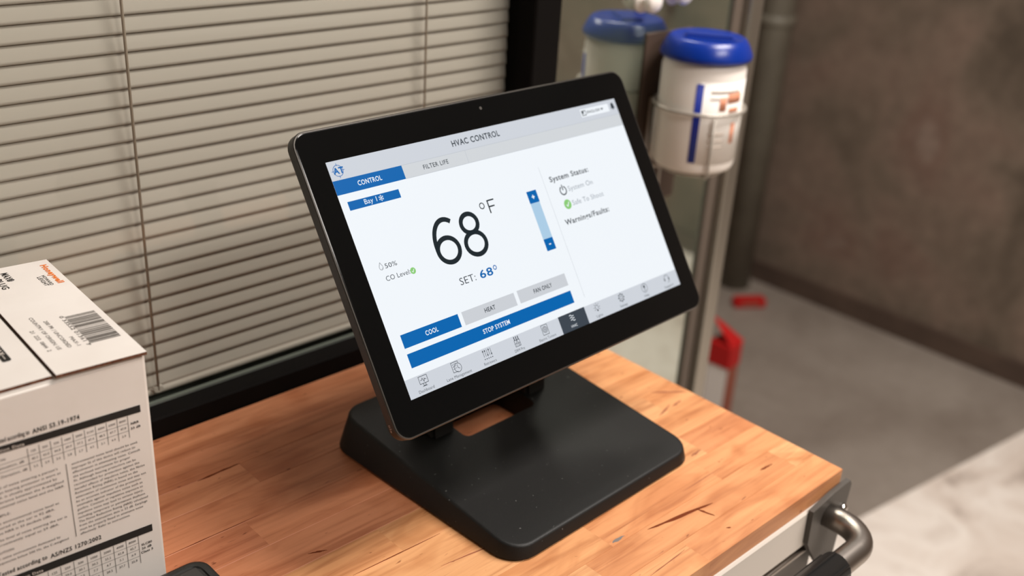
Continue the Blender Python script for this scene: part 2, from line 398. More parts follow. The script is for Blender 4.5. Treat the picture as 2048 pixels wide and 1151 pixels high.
# ------------------------------------------------------------------ tool cabinet under the worktop
tc = empty('tool_cabinet', (.25, .6, 0)); tag(tc, 'grey metal tool cabinet under the worktop with tubular push handle', 'cabinet')
to = Vector((.25, .6, 0))
def tb(name, a, b, mat, bev=.001, parent=None): 
    o = box(name, Vector(a)-to, Vector(b)-to, mat, parent or tc, bev, 1); return o
tb('body', (XL, .41, .12), (.832, .81, .9085), M_CABINET)
tb('top_rail', (XL, .3700, .8665), (.838, .412, .9096), M_PANEL, .002)
z1 = .862
for hgt in (.10, .14, .18, .28):
    d = tb('drawer', (XL+.01, .379, z1-hgt+.006), (.826, .41, z1), M_CABINET, .002)
    pl = box('drawer_pull', Vector((XL+.02, .3715, z1-.009))-to, Vector((.816, .380, z1-.003))-to, M_STEEL, d, .002, 2)
    z1 -= hgt
for x in (XL+.05, .78):
    for y in (.45, .76):
        cst = tube('caster', [Vector((x-.018, y, .0625))-to, Vector((x+.018, y, .0625))-to], .062, M_RUBBER, tc, 20)
# handle: bracket plates, bent tube, rubber grip, bolts
HX, HY, HZ, HRr = .813, .318, .895, .012
path = []
path.append((HX, .372, HZ)); path.append((HX, HY+.030, HZ))
for i in range(1, 9):
    a = R(90*i/8); path.append((HX-.030+.030*math.cos(a), HY+.030-.030*math.sin(a), HZ))
path += [(.70, HY, HZ), (.4, HY, HZ), (0, HY, HZ), (-.30, HY, HZ)]
for i in range(1, 9):
    a = R(90*i/8); path.append((-.33-.030*math.sin(a)+.03, HY+.030-.030*math.cos(a), HZ))
path += [(-.33, .372, HZ)]
hd = obj('handle', tube_mesh('handle', [Vector(p)-to for p in path], HRr, 20), M_STEEL, tc, True)
gr_rings = []
gx = .750; nseg = 60
prof = [(gx, .0115), (gx-.001, .0145)]
rg = lathe('grip', [(.0122, 0), (.0152, .0008), (.0154, .9)], M_RUBBER, hd, 24)
rg.rotation_euler = (0, R(-90), 0); rg.location = Vector((gx, HY, HZ))-to
for k in range(6):
    a = k*math.pi/3+.3
    tube('grip_rib', [Vector((gx-.002, HY+.0151*math.cos(a), HZ+.0151*math.sin(a)))-to, Vector((gx-.9, HY+.0151*math.cos(a), HZ+.0151*math.sin(a)))-to], .0016, M_RUBBER, hd, 6)
for sx, bx in ((1, .816), (-1, -.328)):
    pl = [(-.034, .028), (.000, .034), (.030, .036), (.034, .030), (.026, -.056), (.012, -.066), (-.024, -.022), (-.032, -.010)]
    pl = [(bx+sx*p[0], .884+p[1]) for p in pl]
    if sx < 0: pl = pl[::-1]
    rings = [[Vector((x, .3698, z))-to for x, z in pl], [Vector((x, .3645, z))-to for x, z in pl]]
    bk = obj('bracket', mesh('bracket', *loft(rings)), M_DKSTEEL, tc)
    for dx, dz in ((.024, .006), (.020, -.052)):
        lathe('bolt', [(.0055, 0), (.0055, .002), (.004, .0042), (.001, .005)], M_CHROME, bk, 12, Vector((bx+sx*dx, .3645, .884+dz))-to).rotation_euler = (R(90), 0, 0)

# ------------------------------------------------------------------ touchscreen monitor
TILT = R(33.29)
mo = empty('touchscreen_monitor', (.6126, .5999, ZT), R(1.44))
tag(mo, 'black tilted touchscreen monitor showing climate controls on a wedge-shaped stand', 'monitor')
SC = (0, 0, .227); SROT = (R(90)-TILT, 0, 0)
def disp(o): o.location = SC; o.rotation_euler = SROT; return o
# coordinates below: x right, y up the screen, z out of the glass
def ring(x0, y0, x1, y1, r, z, n=8): return [(x, y, z) for x, y in rrect(x0, y0, x1, y1, r, n)]
OX, OT, OB = .1945, .1240, -.1245
hs = disp(obj('housing', mesh('housing', *loft([
    ring(-.120, -.080, .120, .085, .02, -.040), ring(-.130, -.090, .130, .095, .02, -.036), ring(-.150, -.105, .150, .108, .02, -.014),
    ring(-OX+.004, OB+.004, OX-.004, OT-.004, .009, -.0118), ring(-OX+.001, OB+.001, OX-.001, OT-.001, .012, -.0105),
    ring(-OX, OB, OX, OT, .013, -.0092), ring(-OX, OB, OX, OT, .013, -.0016)])), M_HOUS, mo)); autosmooth(hs, 30)
tr = disp(obj('edge_trim', mesh('edge_trim', *loft([
    ring(-OX, OB, OX, OT, .013, -.0018), ring(-OX-.0002, OB-.0002, OX+.0002, OT+.0002, .0132, -.0012), ring(-OX+.0006, OB+.0006, OX-.0006, OT-.0006, .0124, -.0004), ring(-OX+.0014, OB+.0014, OX-.0014, OT-.0014, .0118, -.0004)], False, True)), M_TRIM, mo)); autosmooth(tr, 30)
gl = disp(obj('front_glass', mesh('front_glass', *loft([
    ring(-OX+.0013, OB+.0013, OX-.0013, OT-.0013, .0118, -.0010), ring(-OX+.0015, OB+.0015, OX-.0015, OT-.0015, .0116, -.0002), ring(-OX+.0022, OB+.0022, OX-.0022, OT-.0022, .011, 0)])), M_GLASSBLK, mo)); autosmooth(gl, 8)
W2, H2 = 172.05, 96.8
C_WHITE, C_HEAD, C_TAB, C_BLUE, C_LBLUE, C_DARK, C_GREY = (241, 246, 251), (207, 212, 220), (210, 214, 218), (0, 101, 176), (172, 205, 230), (62, 70, 80), (204, 208, 214)
E = {n: flat_emit('display_'+n, c) for n, c in dict(white=C_WHITE, head=C_HEAD, tab=C_TAB, blue=C_BLUE, lblue=C_LBLUE, dark=C_DARK, grey=C_GREY, ink=(52, 60, 68), digit=(28, 38, 44), line=(186, 192, 200), soft=(150, 158, 168), green=(140, 205, 120), ink2=(70, 76, 84)).items()}
scr = disp(Print().rect(-W2, -H2, W2, H2).build('screen', E['white'], mo, .00008))
def ui(name, pr, col, z): return pr.build(name, E[col], scr, .00008+z*.00004)
ui('header_bar', Print().rect(-W2, 81.3, W2, H2), 'head', 1)
ui('tab_bar', Print().rect(-103.9, 69.8, W2, 81.2), 'tab', 1)
ui('active_tab', Print().rect(-W2, 69.8, -103.9, 81.3), 'blue', 2)
ui('navigation_bar', Print().rect(-W2, -H2, W2, -81.2), 'head', 1)
ui('active_navigation_cell', Print().rect(1.9, -H2, 36.4, -81.0), 'dark', 2)
for q in ((-103.9, 81.1, W2, 81.4), (-34.4, 69.8, -34.1, 81.2), (-103.9, 69.6, W2, 69.9), (41.6, -73.4, 41.9, 51)): ui('divider_line', Print().rect(*q), 'line', 3)
ui('bay_button', Print().rect(-165.5, 56.2, -114.8, 63.3), 'blue', 2)
ui('cool_button', Print().rect(-161.5, -58.3, -101.4, -47.2), 'blue', 2)
ui('heat_button', Print().rect(-97.2, -58.3, -36.9, -47.0), 'grey', 2)
ui('fan_button', Print().rect(-33.0, -57.9, 27.6, -46.6), 'grey', 2)
ui('stop_button', Print().rect(-161.5, -74.3, 27.4, -62.9), 'blue', 2)
ui('slider_track', Print().rect(17.4, -23.2, 29.0, 32.3), 'lblue', 2)
ui('slider_button', Print().rect(17.2, 21.2, 29.3, 32.3), 'blue', 3); ui('slider_button', Print().rect(17.5, -23.3, 28.9, -12.4), 'blue', 3)
ui('language_field', Print().rect(119.5, 85.6, 160, 93.4), 'white', 2)
# lettering
T = Print()
T.text('HVAC CONTROL', -45.5, 86.6, 5.0, 10.6, bold=.028)
ui('title_lettering', T, 'ink', 4)
def word(s, x0, y0, cap, x1, col, bold=0, name='lettering', z=5): return ui(name, Print().text(s, x0, y0, cap, x1, bold=bold), col, z)
word('FILTER LIFE', -83, 73.7, 3.7, -55.6, 'ink', .012)
word('HEAT', -73.4, -54.4, 3.6, -61.2, 'ink', .024); word('FAN ONLY', -14.4, -54.0, 3.6, 8.5, 'ink', .024)
word('CONTROL', -150.2, 73.7, 3.8, -126.6, 'white', .024); word('COOL', -138, -54.6, 3.7, -124.9, 'white', .024); word('STOP SYSTEM', -82.5, -70.4, 3.7, -51.8, 'white', .024)
word('Bay 1', -150.4, 58.2, 4.0, -138.2, 'white', .002)
T = Print()
for a in (90, 30, 150):
    c, s = math.cos(R(a)), math.sin(R(a)); T.stroke([(-133.8-2.6*c, 59.9-2.6*s), (-133.8+2.6*c, 59.9+2.6*s)], .38)
    for sg in (1, -1):
        for da in (40, -40):
            c2, s2 = math.cos(R(a+da)), math.sin(R(a+da)); px, py = -133.8+sg*1.3*c, 59.9+sg*1.3*s
            T.stroke([(px, py), (px+sg*1.0*c2, py+sg*1.0*s2)], .32)
ui('snowflake_icon', T, 'white', 5)
ui('plus_icon', Print().rect(21.6, 26.1, 25.2, 27.2).rect(22.85, 24.8, 23.95, 28.5), 'white', 5)
ui('minus_icon', Print().rect(22.2, -18.4, 24.6, -17.3), 'white', 5)
T = Print()
for k in (0, 1, 2):
    yb = -84.0-2.1*k; T.stroke([(15.2+.35*k+i*.45, yb+.75*math.sin(i/12*2*math.pi)) for i in range(13)], .55)
ui('wave_icon', T, 'white', 5)
word('HVAC', 13.8, -94.4, 2.3, 21.6, 'white')
# large reading: a geometric 68
T = Print(); sw = 4.7
def arcp(cx, cy, rx, ry, a0, a1, n=28): return [(cx+rx*math.cos(R(a0+(a1-a0)*i/n)), cy+ry*math.sin(R(a0+(a1-a0)*i/n))) for i in range(n+1)]
T.arc(-87.0, 4.4, 11.2, sw-.6, n=36, ry=10.3)
T.stroke(arcp(-83.6, 8.6, 14.7, 21.3, 58, 182, 26)+[(-98.3, 6), (-98.1, 3.2)], sw-.6)
T.arc(-57.0, 20.6, 8.9, sw-.6, n=34, ry=8.1).arc(-57.0, 2.9, 11.0, sw-.6, n=36, ry=9.6)
T.arc(-37.2, 31.6, 2.5, .9, n=20)
T.rect(-30.6, 23.4, -29.3, 35.2).rect(-30.6, 34.0, -22.2, 35.2).rect(-30.6, 28.6, -23.2, 29.8)
ui('temperature_lettering', T, 'digit', 4)
word('50%', -152.8, 5.6, 3.7, -141, 'ink'); word('CO Level:', -155.8, -4.2, 3.9, -131.3, 'ink', -.002); word('SET:', -87.8, -26.4, 6.0, -70.2, 'ink', -.006)
T = Print()
T.stroke([(-156.4, 11.3), (-157.9, 8.5), (-158.2, 7.2), (-157.8, 6.0), (-156.4, 5.3), (-155.0, 6.0), (-154.6, 7.2), (-154.9, 8.5)], .32, True).arc(-156.4, 7.2, 1.1, .25, 280, 350, 6)
ui('droplet_icon', T, 'ink', 4)
T = Print().text('68', -65.2, -26.6, 6.6, -50.4, bold=.025).arc(-46.9, -21.4, 1.7, .8, n=18)
ui('setpoint_lettering', T, 'blue', 4)
word('System Status:', 49.8, 34.8, 4.8, 102.4, 'ink2', .03); word('Warnings/Faults:', 50.4, -6.6, 4.8, 111.2, 'ink2', .03)
T = Print()
T.arc(61.9, 24.4, 3.9, 1.2, 115, 425, 26).rect(61.3, 24.6, 62.5, 30.0)
ui('power_icon', T, 'ink2', 4)
word('System On', 68.6, 22.4, 4.6, 102.4, 'soft', -.002); word('Safe To Shoot', 67.8, 8.8, 4.6, 111.2, 'soft', -.002)
ui('check_badge', Print().disc(61.5, 11.2, 4.6), 'green', 4); ui('check_badge', Print().disc(-128.6, -2.6, 2.7), 'green', 4)
ui('check_mark', Print().stroke([(59.6, 11.0), (61.0, 9.4), (63.7, 13.2)], .9), 'white', 6); ui('check_mark', Print().stroke([(-129.8, -2.7), (-128.9, -3.7), (-127.4, -1.4)], .5), 'white', 6)
# logo: letters over a cross-hair ring
T = Print()
T.arc(-163.6, 88.6, 4.5, .45, n=30)
for a in (0, 90, 180, 270): T.stroke([(-163.6+3.9*math.cos(R(a)), 88.6+3.9*math.sin(R(a))), (-163.6+6.0*math.cos(R(a)), 88.6+6.0*math.sin(R(a)))], .45)
T.text('AT', -168.2, 86.3, 4.8, -158.2, bold=.05)
ui('logo', T, 'blue', 4)
# language field and bell
T = Print(); T.stroke([(121.2, 87.2), (126.2, 87.2), (126.2, 91.6), (121.2, 91.6)], .7, True).rect(121.5, 88.8, 123.6, 91.2)
ui('language_icon', T, 'ink', 4); word('ENGLISH', 128, 88.2, 2.6, 146.5, 'ink', .02); ui('dropdown_arrow', Print().poly([(148, 90.4), (152, 90.4), (150, 88.2)]), 'ink', 4)
T = Print()
T.poly([(162.6, 87.8), (169, 87.8), (168, 89.2), (167.7, 91.8), (166.7, 93.2), (165, 93.2), (163.9, 91.8), (163.6, 89.2)]).disc(165.8, 87.2, .9)
ui('bell_icon', T, 'ink', 4)
# navigation icons
T = Print(); cx0 = -155.0; dx = 34.47; t = .42; cy = -86.4
x = cx0; T.stroke([(x-4.2, cy-2), (x+4.2, cy-2), (x+4.2, cy+3.8), (x-4.2, cy+3.8)], t, True)
T.stroke([(x-3, cy+.8), (x-1.6, cy+.8), (x-.8, cy+2.2), (x+.3, cy-.8), (x+1.2, cy+1.6), (x+1.7, cy+.8), (x+3, cy+.8)], t).stroke([(x-1.1, cy-3.9), (x-1.1, cy-2), (x+1.1, cy-2), (x+1.1, cy-3.9)], t, True).stroke([(x-2.4, cy-4.2), (x+2.4, cy-4.2)], t)
ui('navigation_icon', T, 'ink', 4); T = Print(); x += dx; T.stroke([(x-4.5, cy-3.9), (x+.4, cy-3.9)], t).stroke([(x-4.5, cy-3.9), (x-4.5, cy+4.2), (x+2.6, cy+4.2), (x+2.6, cy+2.6)], t).arc(x+1.3, cy-1, 3.6, t, n=24).stroke([(x+1.3, cy+1.6), (x+1.3, cy-1), (x+3.2, cy-2.2)], t)
for q in (2.6, .9, -.9): T.stroke([(x-3.6, cy+q), (x-2.8, cy+q-.5), (x-2.0, cy+q+.4)], .3).rect(x-1.6, cy+q-.1, x+.2, cy+q+.2)
ui('navigation_icon', T, 'ink', 4); T = Print(); x += dx
for i in range(5):
    q = x-4.2+i*2.1; up = i in (0, 1, 3); T.rect(q-.2, cy-2.0, q+.2, cy+4.0)
    T.poly([(q-.8, cy+2.4), (q+.8, cy+2.4), (q, cy+4.2)] if up else [(q-.8, cy-.6), (q, cy-2.4), (q+.8, cy-.6)]).rect(q-.5, cy-4.2, q+.5, cy-3.4)
ui('navigation_icon', T, 'ink', 4); T = Print(); x += dx; T.stroke([(x-3, cy-4.2), (x+3, cy-4.2), (x+3, cy+1.2), (x-3, cy+1.2)], t, True)
for q in (-2.2, 0, 2.2): T.rect(x+q-.45, cy+1.2, x+q+.45, cy+4.4)
T.stroke([(x-1.2, cy-1.2), (x, cy+1), (x+1.2, cy-1.2)], t).stroke([(x-3, cy-1.6), (x+3, cy-1.6)], t).stroke([(x-2, cy-3.3), (x-.6, cy-2.3)], t).stroke([(x+.4, cy-3.3), (x+2, cy-3.3)], t).stroke([(x+.4, cy-2.4), (x+2, cy-2.4)], t)
ui('navigation_icon', T, 'ink', 4); T = Print(); x += dx; T.stroke([(x-3.6, cy-4.4), (x+3.6, cy-4.4), (x+3.6, cy+4.2), (x-3.6, cy+4.2)], t, True)
for r in (2.7, 1.6): T.arc(x, cy, r, t, n=20)
T.disc(x, cy, .6, 12)
ui('navigation_icon', T, 'ink', 4); T = Print(); x += 2*dx; T.arc(x, cy+.5, 1.9, t, -60, 240, 16).rect(x-.8, cy-3.2, x+.8, cy-1.6)
for a in (0, 45, 90, 135, 180, -35, 215): T.stroke([(x+2.8*math.cos(R(a)), cy+.5+2.8*math.sin(R(a))), (x+4.2*math.cos(R(a)), cy+.5+4.2*math.sin(R(a)))], t)
ui('navigation_icon', T, 'ink', 4); T = Print(); x += dx; T.arc(x, cy, 1.5, t, n=16).arc(x, cy, 3.0, t, n=20)
for i in range(8): a = i*45; T.stroke([(x+3.0*math.cos(R(a)), cy+3.0*math.sin(R(a))), (x+4.2*math.cos(R(a)), cy+4.2*math.sin(R(a)))], 1.2)
ui('navigation_icon', T, 'ink', 4); T = Print(); x += dx; T.arc(x, cy, 4.1, t, n=24).disc(x, cy+1.3, 1.3, 14).poly([(x-.5, cy+.6), (x+.5, cy+.6), (x+.4, cy-1.2), (x-.4, cy-1.2)]).disc(x, cy-2.3, .6, 10)
ui('navigation_icon', T, 'ink', 4); T = Print(); x += dx; T.arc(x, cy+.4, 3.2, t, -20, 200, 18).rect(x-3.9, cy-1.9, x-2.5, cy+.6).rect(x+2.5, cy-1.9, x+3.9, cy+.6).stroke([(x+3.2, cy-1.9), (x+2.6, cy-3.4), (x+.4, cy-3.8)], t)
ui('navigation_icon', T, 'ink', 4)
for i, (s, hw) in enumerate((('Dashboard', 7.8), ('Lane Management', 13.4), ('Retrievers', 6.9), ('DRM Pro', 5.8), ('Electric Turners', 10.3), (None, 0), ('Lights', 4.2), ('Settings', 5.2), ('Help', 3.4), ('Support', 7.0))):
    if s: word(s, cx0+dx*i-hw, -94.9, 2.35, cx0+dx*i+hw, 'ink', -.006)
# camera dot, side brand mark
disp(Print().disc(0, 114.1, 1.5).build('camera_lens', M_TRIM, mo, .0001))
T = Print().text('elo', 0, 0, 2.6, 6.4, bold=.03)
lg = disp(T.build('side_brand_lettering', M_STEEL, mo, fn=lambda x, y: (-OX-.0001, -.1145+x*.001, -.0072+y*.001)))
# stand: wedge base with a cable opening, forked neck
def hgt(y): 
    t = max(0, min(1, (y+.128)/.243)); return .0135+.0235*t
def br(ins, dz, zfix=None):   # drafted walls: the outline grows towards the worktop
    out = []; r = .022; N7 = 7
    for cx, cy, a in ((.1245-r, -.1238+r, -90), (.1245-r, .1125-r, 0), (-.1185+r, .1125-r, 90), (-.1185+r, -.1238+r, 180)):
        for i in range(N7+1):
            t = R(a+90*i/N7); nx, ny_ = math.cos(t), math.sin(t); x, y = cx+r*nx, cy+r*ny_; h = hgt(y)
            z = zfix if zfix is not None else h+dz
            o = .27*(h-z)-ins; out.append((x+nx*o, y+ny_*o, z))
    return out
HO = [(-.047, .012), (.047, .012), (.047, .070), (-.047, .070)]   # opening
bm = bmesh.new()
rings = [br(.002, 0, .0006), br(0, 0, .0022), br(0, -.0020), br(.0005, -.0008), br(.0016, -.0001), br(.0032, 0)]
def add_ring(r): return [bm.verts.new(p) for p in r]
RV = [add_ring(r) for r in rings]; n = len(RV[0])
for k in range(len(RV)-1):
    for i in range(n): bm.faces.new((RV[k][i], RV[k][(i+1) % n], RV[k+1][(i+1) % n], RV[k+1][i]))
hole_t = [bm.verts.new((x, y, hgt(y))) for x, y in rrect(-.047, .012, .047, .070, .006, 3)]
hole_b = [bm.verts.new((v.co.x, v.co.y, .001)) for v in hole_t]
m_ = len(hole_t)
for i in range(m_): bm.faces.new((hole_t[i], hole_b[i], hole_b[(i+1) % m_], hole_t[(i+1) % m_]))
def bridge(outer, inner):
    el = []
    for lp in (outer, inner):
        for i in range(len(lp)):
            a, b = lp[i], lp[(i+1) % len(lp)]; e = bm.edges.get((a, b)) or bm.edges.new((a, b)); el.append(e)
    bmesh.ops.triangle_fill(bm, use_beauty=True, edges=el)
bridge(RV[-1], hole_t); bridge(RV[0], hole_b)
bmesh.ops.recalc_face_normals(bm, faces=bm.faces[:])
ba = obj('stand_base', from_bm('stand_base', bm), M_PLASTIC, mo); autosmooth(ba, 40)
# neck fork
def prism_x(name, yz, x0, x1, mat, parent, bev=.003):
    bm = bmesh.new()
    a = [bm.verts.new((x0, y, z)) for y, z in yz]; b = [bm.verts.new((x1, y, z)) for y, z in yz]; nn = len(yz)
    bm.faces.new(a[::-1]); bm.faces.new(b)
    for i in range(nn): bm.faces.new((a[i], a[(i+1) % nn], b[(i+1) % nn], b[i]))
    bmesh.ops.recalc_face_normals(bm, faces=bm.faces[:])
    bmesh.ops.bevel(bm, geom=bm.edges[:], offset=bev, segments=2, affect='EDGES')
    return autosmooth(obj(name, from_bm(name, bm), mat, parent), 35)
ny = math.sin(TILT); nz = math.cos(TILT)
def sp(v, dpt): # point in root frame (y,z) for screen height v and depth behind the glass
    return (v*math.sin(TILT)+dpt*math.cos(TILT), .227+v*math.cos(TILT)-dpt*math.sin(TILT))
for s in (-1, 1):
    yz = [(.026, .026), (.060, .032), (.062, .10), sp(-.02, .058), sp(-.03, .034), sp(-.075, .034), (.036, .10)]
    nk = prism_x('neck_arm', yz, s*.0485 if s > 0 else -.076, .076 if s > 0 else -.0485, M_HOUS, mo)
    if s > 0: lathe('screw', [(.0035, 0), (.0035, .0012), (.002, .002)], M_TRIM, nk, 12, (.058, .0272, .044)).rotation_euler = (R(90), 0, 0)
prism_x('neck_bridge', [sp(-.07, .036), sp(.04, .036), sp(.04, .052), sp(-.07, .058)], -.049, .049, M_HOUS, mo)

# ------------------------------------------------------------------ cardboard carton
BT = R(-2.3)
BW, BD, BH = .122, .190, .208
bxr = empty('cardboard_carton', (.2734, .6275, ZT), BT); tag(bxr, 'white cardboard earplug carton printed with noise ratings, beside the window', 'box')
th = .0028
bm = bmesh.new(); bm_box(bm, (-BW, 0, 0.0003), (0, BD, BH-th))
bmesh.ops.bevel(bm, geom=[e for e in bm.edges], offset=.0022, segments=3, affect='EDGES')
autosmooth(obj('body', from_bm('body', bm), M_CARD, bxr), 40)
def flap(x0, x1, y0, lift, name='flap'):
    bm = bmesh.new(); vs = bm_box(bm, (x0, y0, BH-th+.0004), (x1, BD, BH))
    hx = x1 if abs(x1) < .01 else x0
    for v in bm.verts:
        fr = abs(v.co.x-hx)/abs(x1-x0); v.co.z += lift*fr
    bm.normal_update(); bm.faces.ensure_lookup_table()
    for f in bm.faces: f.material_index = 0 if abs(f.normal.z) > .7 else 1
    me = from_bm(name, bm); me.materials.append(M_CARD); me.materials.append(M_KRAFT)
    return obj(name, me, None, bxr)
fr_ = flap(-.0606, .0008, -.0012, .0016)
fl_ = flap(-BW, -.0622, .0030, -.0002)
# front print: (x, z) in mm on the face y=0
FF = lambda x, z: (x*.001, -.00025, z*.001)
T = Print()
T.rect(-116, 163.4, -7.5, 167.6+.6) if False else T.poly([(-116, 164.6), (-7.4, 161.8), (-7.5, 167.6), (-116, 169.9)])
def fprint(name):
    global T
    o = T.build(name, M_INK, bxr, fn=FF); T = Print()
    if name in ('rating_table', 'paragraph'): o['kind'] = 'stuff'
fprint('rating_bar')
def para(lines, x0, z0, dz, cap, widths, bold=0, slope=0):
    for i, s in enumerate(lines): T.text(s, x0, z0-dz*i, cap, x0+widths[i] if isinstance(widths, list) else None, bold=bold, squeeze=widths if not isinstance(widths, list) else 1, res=2)
T.text('Attenuation tested according to', -118, 171.9, 3.4, -82.0, bold=.03, res=2).text('ANSI S3.19-1974', -80.3, 171.4, 3.4, -49.2, bold=.03, res=2)
fprint('heading')
cols = [-85.1, -77.6, -70.2, -62.7, -55.1, -47.4, -39.8, -32.2, -24.7, -17.1]
for c in cols: T.rect(c-.15, 143.8, c+.15, 161.8)
for z in (155.7, 149.7): T.rect(-116, z-.12, -17.1, z+.12)
rows = [['125', '250', '500', '1000', '2000', '3150', '4000', '6300', '8000'], ['40.3', '43.0', '44.8', '39.9', '37.2', '47.4', '48.5', '47.7', '47.8'], ['3.5', '3.9', '3.6', '2.8', '2.7', '4.5', '3.1', '4.4', '3.9']]
for r, z in zip(rows, (157.9, 151.9, 145.6)):
    for i, s in enumerate(r): T.text(s, (cols[i]+cols[i+1])/2, z, 1.7, align='c', squeeze=.95, bold=0, res=2)
for s, z, xe in (('Frequency, Hz', 158.2, -99), ('Mean Attenuation, dB', 152.0, -88.1), ('Standard Deviation, dB', 145.4, -86.9)): T.text(s, -115.5, z, 1.8, xe, res=2)
T.text('NRR', -15.2, 153.8, 1.8, -9.4, bold=.04).text('33 dB', -15.6, 149.9, 1.8, -8.6, bold=.03)
fprint('rating_table')
RC = ['environmental noise level should be used.', 'Improper fit of this device will reduce its', 'effectiveness in attenuating noise. Consult', 'the enclosed instructions for proper', 'fit. Although hearing protectors can be', 'recommended for protection against the', 'harmful effects of impulsive noise, the Noise', 'Reduction Rating (NRR) is based on the', 'attenuation of continuous noise and may not', 'be an accurate indicator of the protection', 'attainable against impulsive noise such as', 'gunfire. Constant or repetitive exposure to', 'impulsive noise may lead to serious injury,', 'including temporary or permanent deafness.', 'The Noise Reduction Rating (NRR) calculated', 'from the attenuation data is 33 dB. Earplugs', 'must be properly fitted to attenuate noise', 'effectively. Refer to instructions.']
wds = [46.8, 44.5, 47.8, 40.3, 44.0, 46.3, 50.0, 44.4, 50.3, 46.2, 47.0, 47.0, 47.0, 48.5, 49.8, 49.0, 45.6, 35.6]
for i, s in enumerate(RC): T.text(s, -58.6-.03*i, 137.6-3.47*i, 1.75, -58.6+wds[i], bold=.006, res=2)
fprint('paragraph'); T.rect(-62.45, 78.6, -62.05, 140.1); fprint('column_rule')
LC = [('The level of noise entering a person\'s', 137.7, -68.1), ('ear, when hearing protector is worn as', 133.9, -66.6), ('directed, is closely approximated by', 130.2, -69.4), ('the difference between the A-weighted', 126.4, -65.4), ('environmental noise level and the NRR.', 122.6, -65.2), ('EXAMPLE:', 116.2, -101.8), ('1. The environmental noise level as', 110.5, -70.5), ('   measured at the ear is 92 dBA.', 106.7, -73.7), ('2. The NRR is 33 decibels (dB).', 102.6, -76.4), ('3. The level of noise entering the ear is', 97.3, -66.6), ('   approximately equal to 59 dBA.', 93.4, -72.4), ('CAUTION:', 87.2, -103.0), ('For noise environments dominated by', 82.6, -72.8), ('frequencies below 500 Hz, the C-weighted', 78.8, -67.6)]
for s, z, xe in LC: T.text(s, -116, z, 1.75, xe, bold=.006, res=2)
fprint('paragraph'); T.text('Tested according to', -116, 69.4, 3.4, -83.4, bold=.03, res=2).text('AS/NZS 1270:2002', -81.2, 68.6, 3.4, -45.3, bold=.03, res=2)
fprint('heading'); T.poly([(-116, 59.6), (-7.9, 58.2), (-7.9, 64.4), (-116, 66.2)])
fprint('rating_bar')
c2 = [-84.5, -75.8, -66.6, -57.0, -47.4, -37.8, -28.4, -19.2]
for c in c2: T.rect(c-.15, 33.4, c+.15, 58.4)
for z in (52.1, 46.3, 40.1): T.rect(-116, z-.12, -19.2, z+.12)
for r, z in zip([['125', '250', '500', '1000', '2000', '4000', '8000'], ['31.2', '29.0', '30.1', '30.2', '33.2', '42.8', '42.7'], ['8.4', '6.9', '6.5', '7.7', '4.7', '5.1', '6.9'], ['22.8', '22.1', '23.6', '22.5', '28.5', '37.7', '35.8']], (54.2, 48.2, 42.3, 36.2)):
    for i, s in enumerate(r): T.text(s, (c2[i]+c2[i+1])/2, z, 1.9, align='c', squeeze=.95, res=2)
T.text('SLC80', -17.3, 48.3, 1.9, -9.3, bold=.03).text('26 dB', -17.4, 44.9, 1.9, -9.9, bold=.03).text('Class 5', -18.2, 41.5, 1.9, -8.9, bold=.03)
fprint('rating_table')
for zz_, xe_ in ((165.6, -86.4), (61.2, -87.4)):
  T = Print().text('Attenuation Data', -115.6, zz_, 2.1, xe_, bold=.02, res=2)
  T.build('bar_lettering', M_INKW, bxr, fn=lambda x, z: (x*.001, -.0004, z*.001-(x+115)*.000026))
# top print on the right flap, reading from the window towards the room; letter tops point to +x
def FT(zz=.00025): return lambda x, y: (x*.001, y*.001, BH+zz+.0016*max(0, (-x-.0)/60.6))
D = R(-90)
T = Print().text('Honeywell', -7.6, 179.5, 4.3, bold=.05, rot=D, squeeze=1.0)
def ttext(pr, s, xb, ys, ye, cap, bold=0):
    v, f = text_mesh(s, bold, 2); a = min(p[0] for p in v); b = max(p[0] for p in v)
    pr.add([(xb+y*cap/CAP, ys-(x-a)/(b-a)*(ys-ye)) for x, y in v], f)
T = Print(); ttext(T, 'Honeywell', -7.8, 179.8, 139.5, 4.6, .05); T.build('orange_brand_print', M_INKO, fr_, fn=FT())
T = Print()
ttext(T, 'HOWARD', -14.0, 159.6, 138.6, 2.6, .01); ttext(T, 'LEIGHT', -17.8, 158, 139, 3.0, .01)
ttext(T, 'MAX\u00ae', -38.4, 178.5, 160.4, 5.0, .03); ttext(T, 'EARPLUG', -46.0, 184, 148, 5.0, .03)
T.build('top_print', M_INK, fr_, fn=FT())['kind'] = 'stuff'
T = Print()
ttext(T, 'MAX-1', -34.4, 46.8, 31.4, 2.6); ttext(T, '200 PR / UNCORDED', -40.4, 80, 31.8, 2.7); ttext(T, 'COUNTRY OF ORIGIN: US', -47.2, 90.4, 32.2, 2.7); ttext(T, '21  222  0844  2', -53.6, 69.3, 33.1, 2.7)
ttext(T, '0 33552 01361 7', -28.6, 82, 28, 2.6)
y = 79.5; k = 0
while y > 30:
    bw = random.choice((.4, .4, .8, 1.2)); lo = -25.6 if k % 9 else -26.8
    T.rect(lo, y-bw, -4.0, y); y -= bw+random.choice((.45, .45, .8, 1.2)); k += 1
T.build('barcode_print', M_INKG, fr_, fn=FT())['kind'] = 'stuff'
T = Print(); T.poly([(p[0], p[1]) for p in rrect(-81.5, 38, -75.8, 96, 1.4, 4)]); T.build('black_label', M_INK, fl_, fn=lambda x, y: (x*.001, y*.001, BH+.0003))
T = Print(); ttext(T, 'CORDED MAX\u2014', -80.2, 92, 41, 3.0, .03); T.build('label_lettering', M_INKW, fl_, fn=lambda x, y: (x*.001, y*.001, BH+.0005))

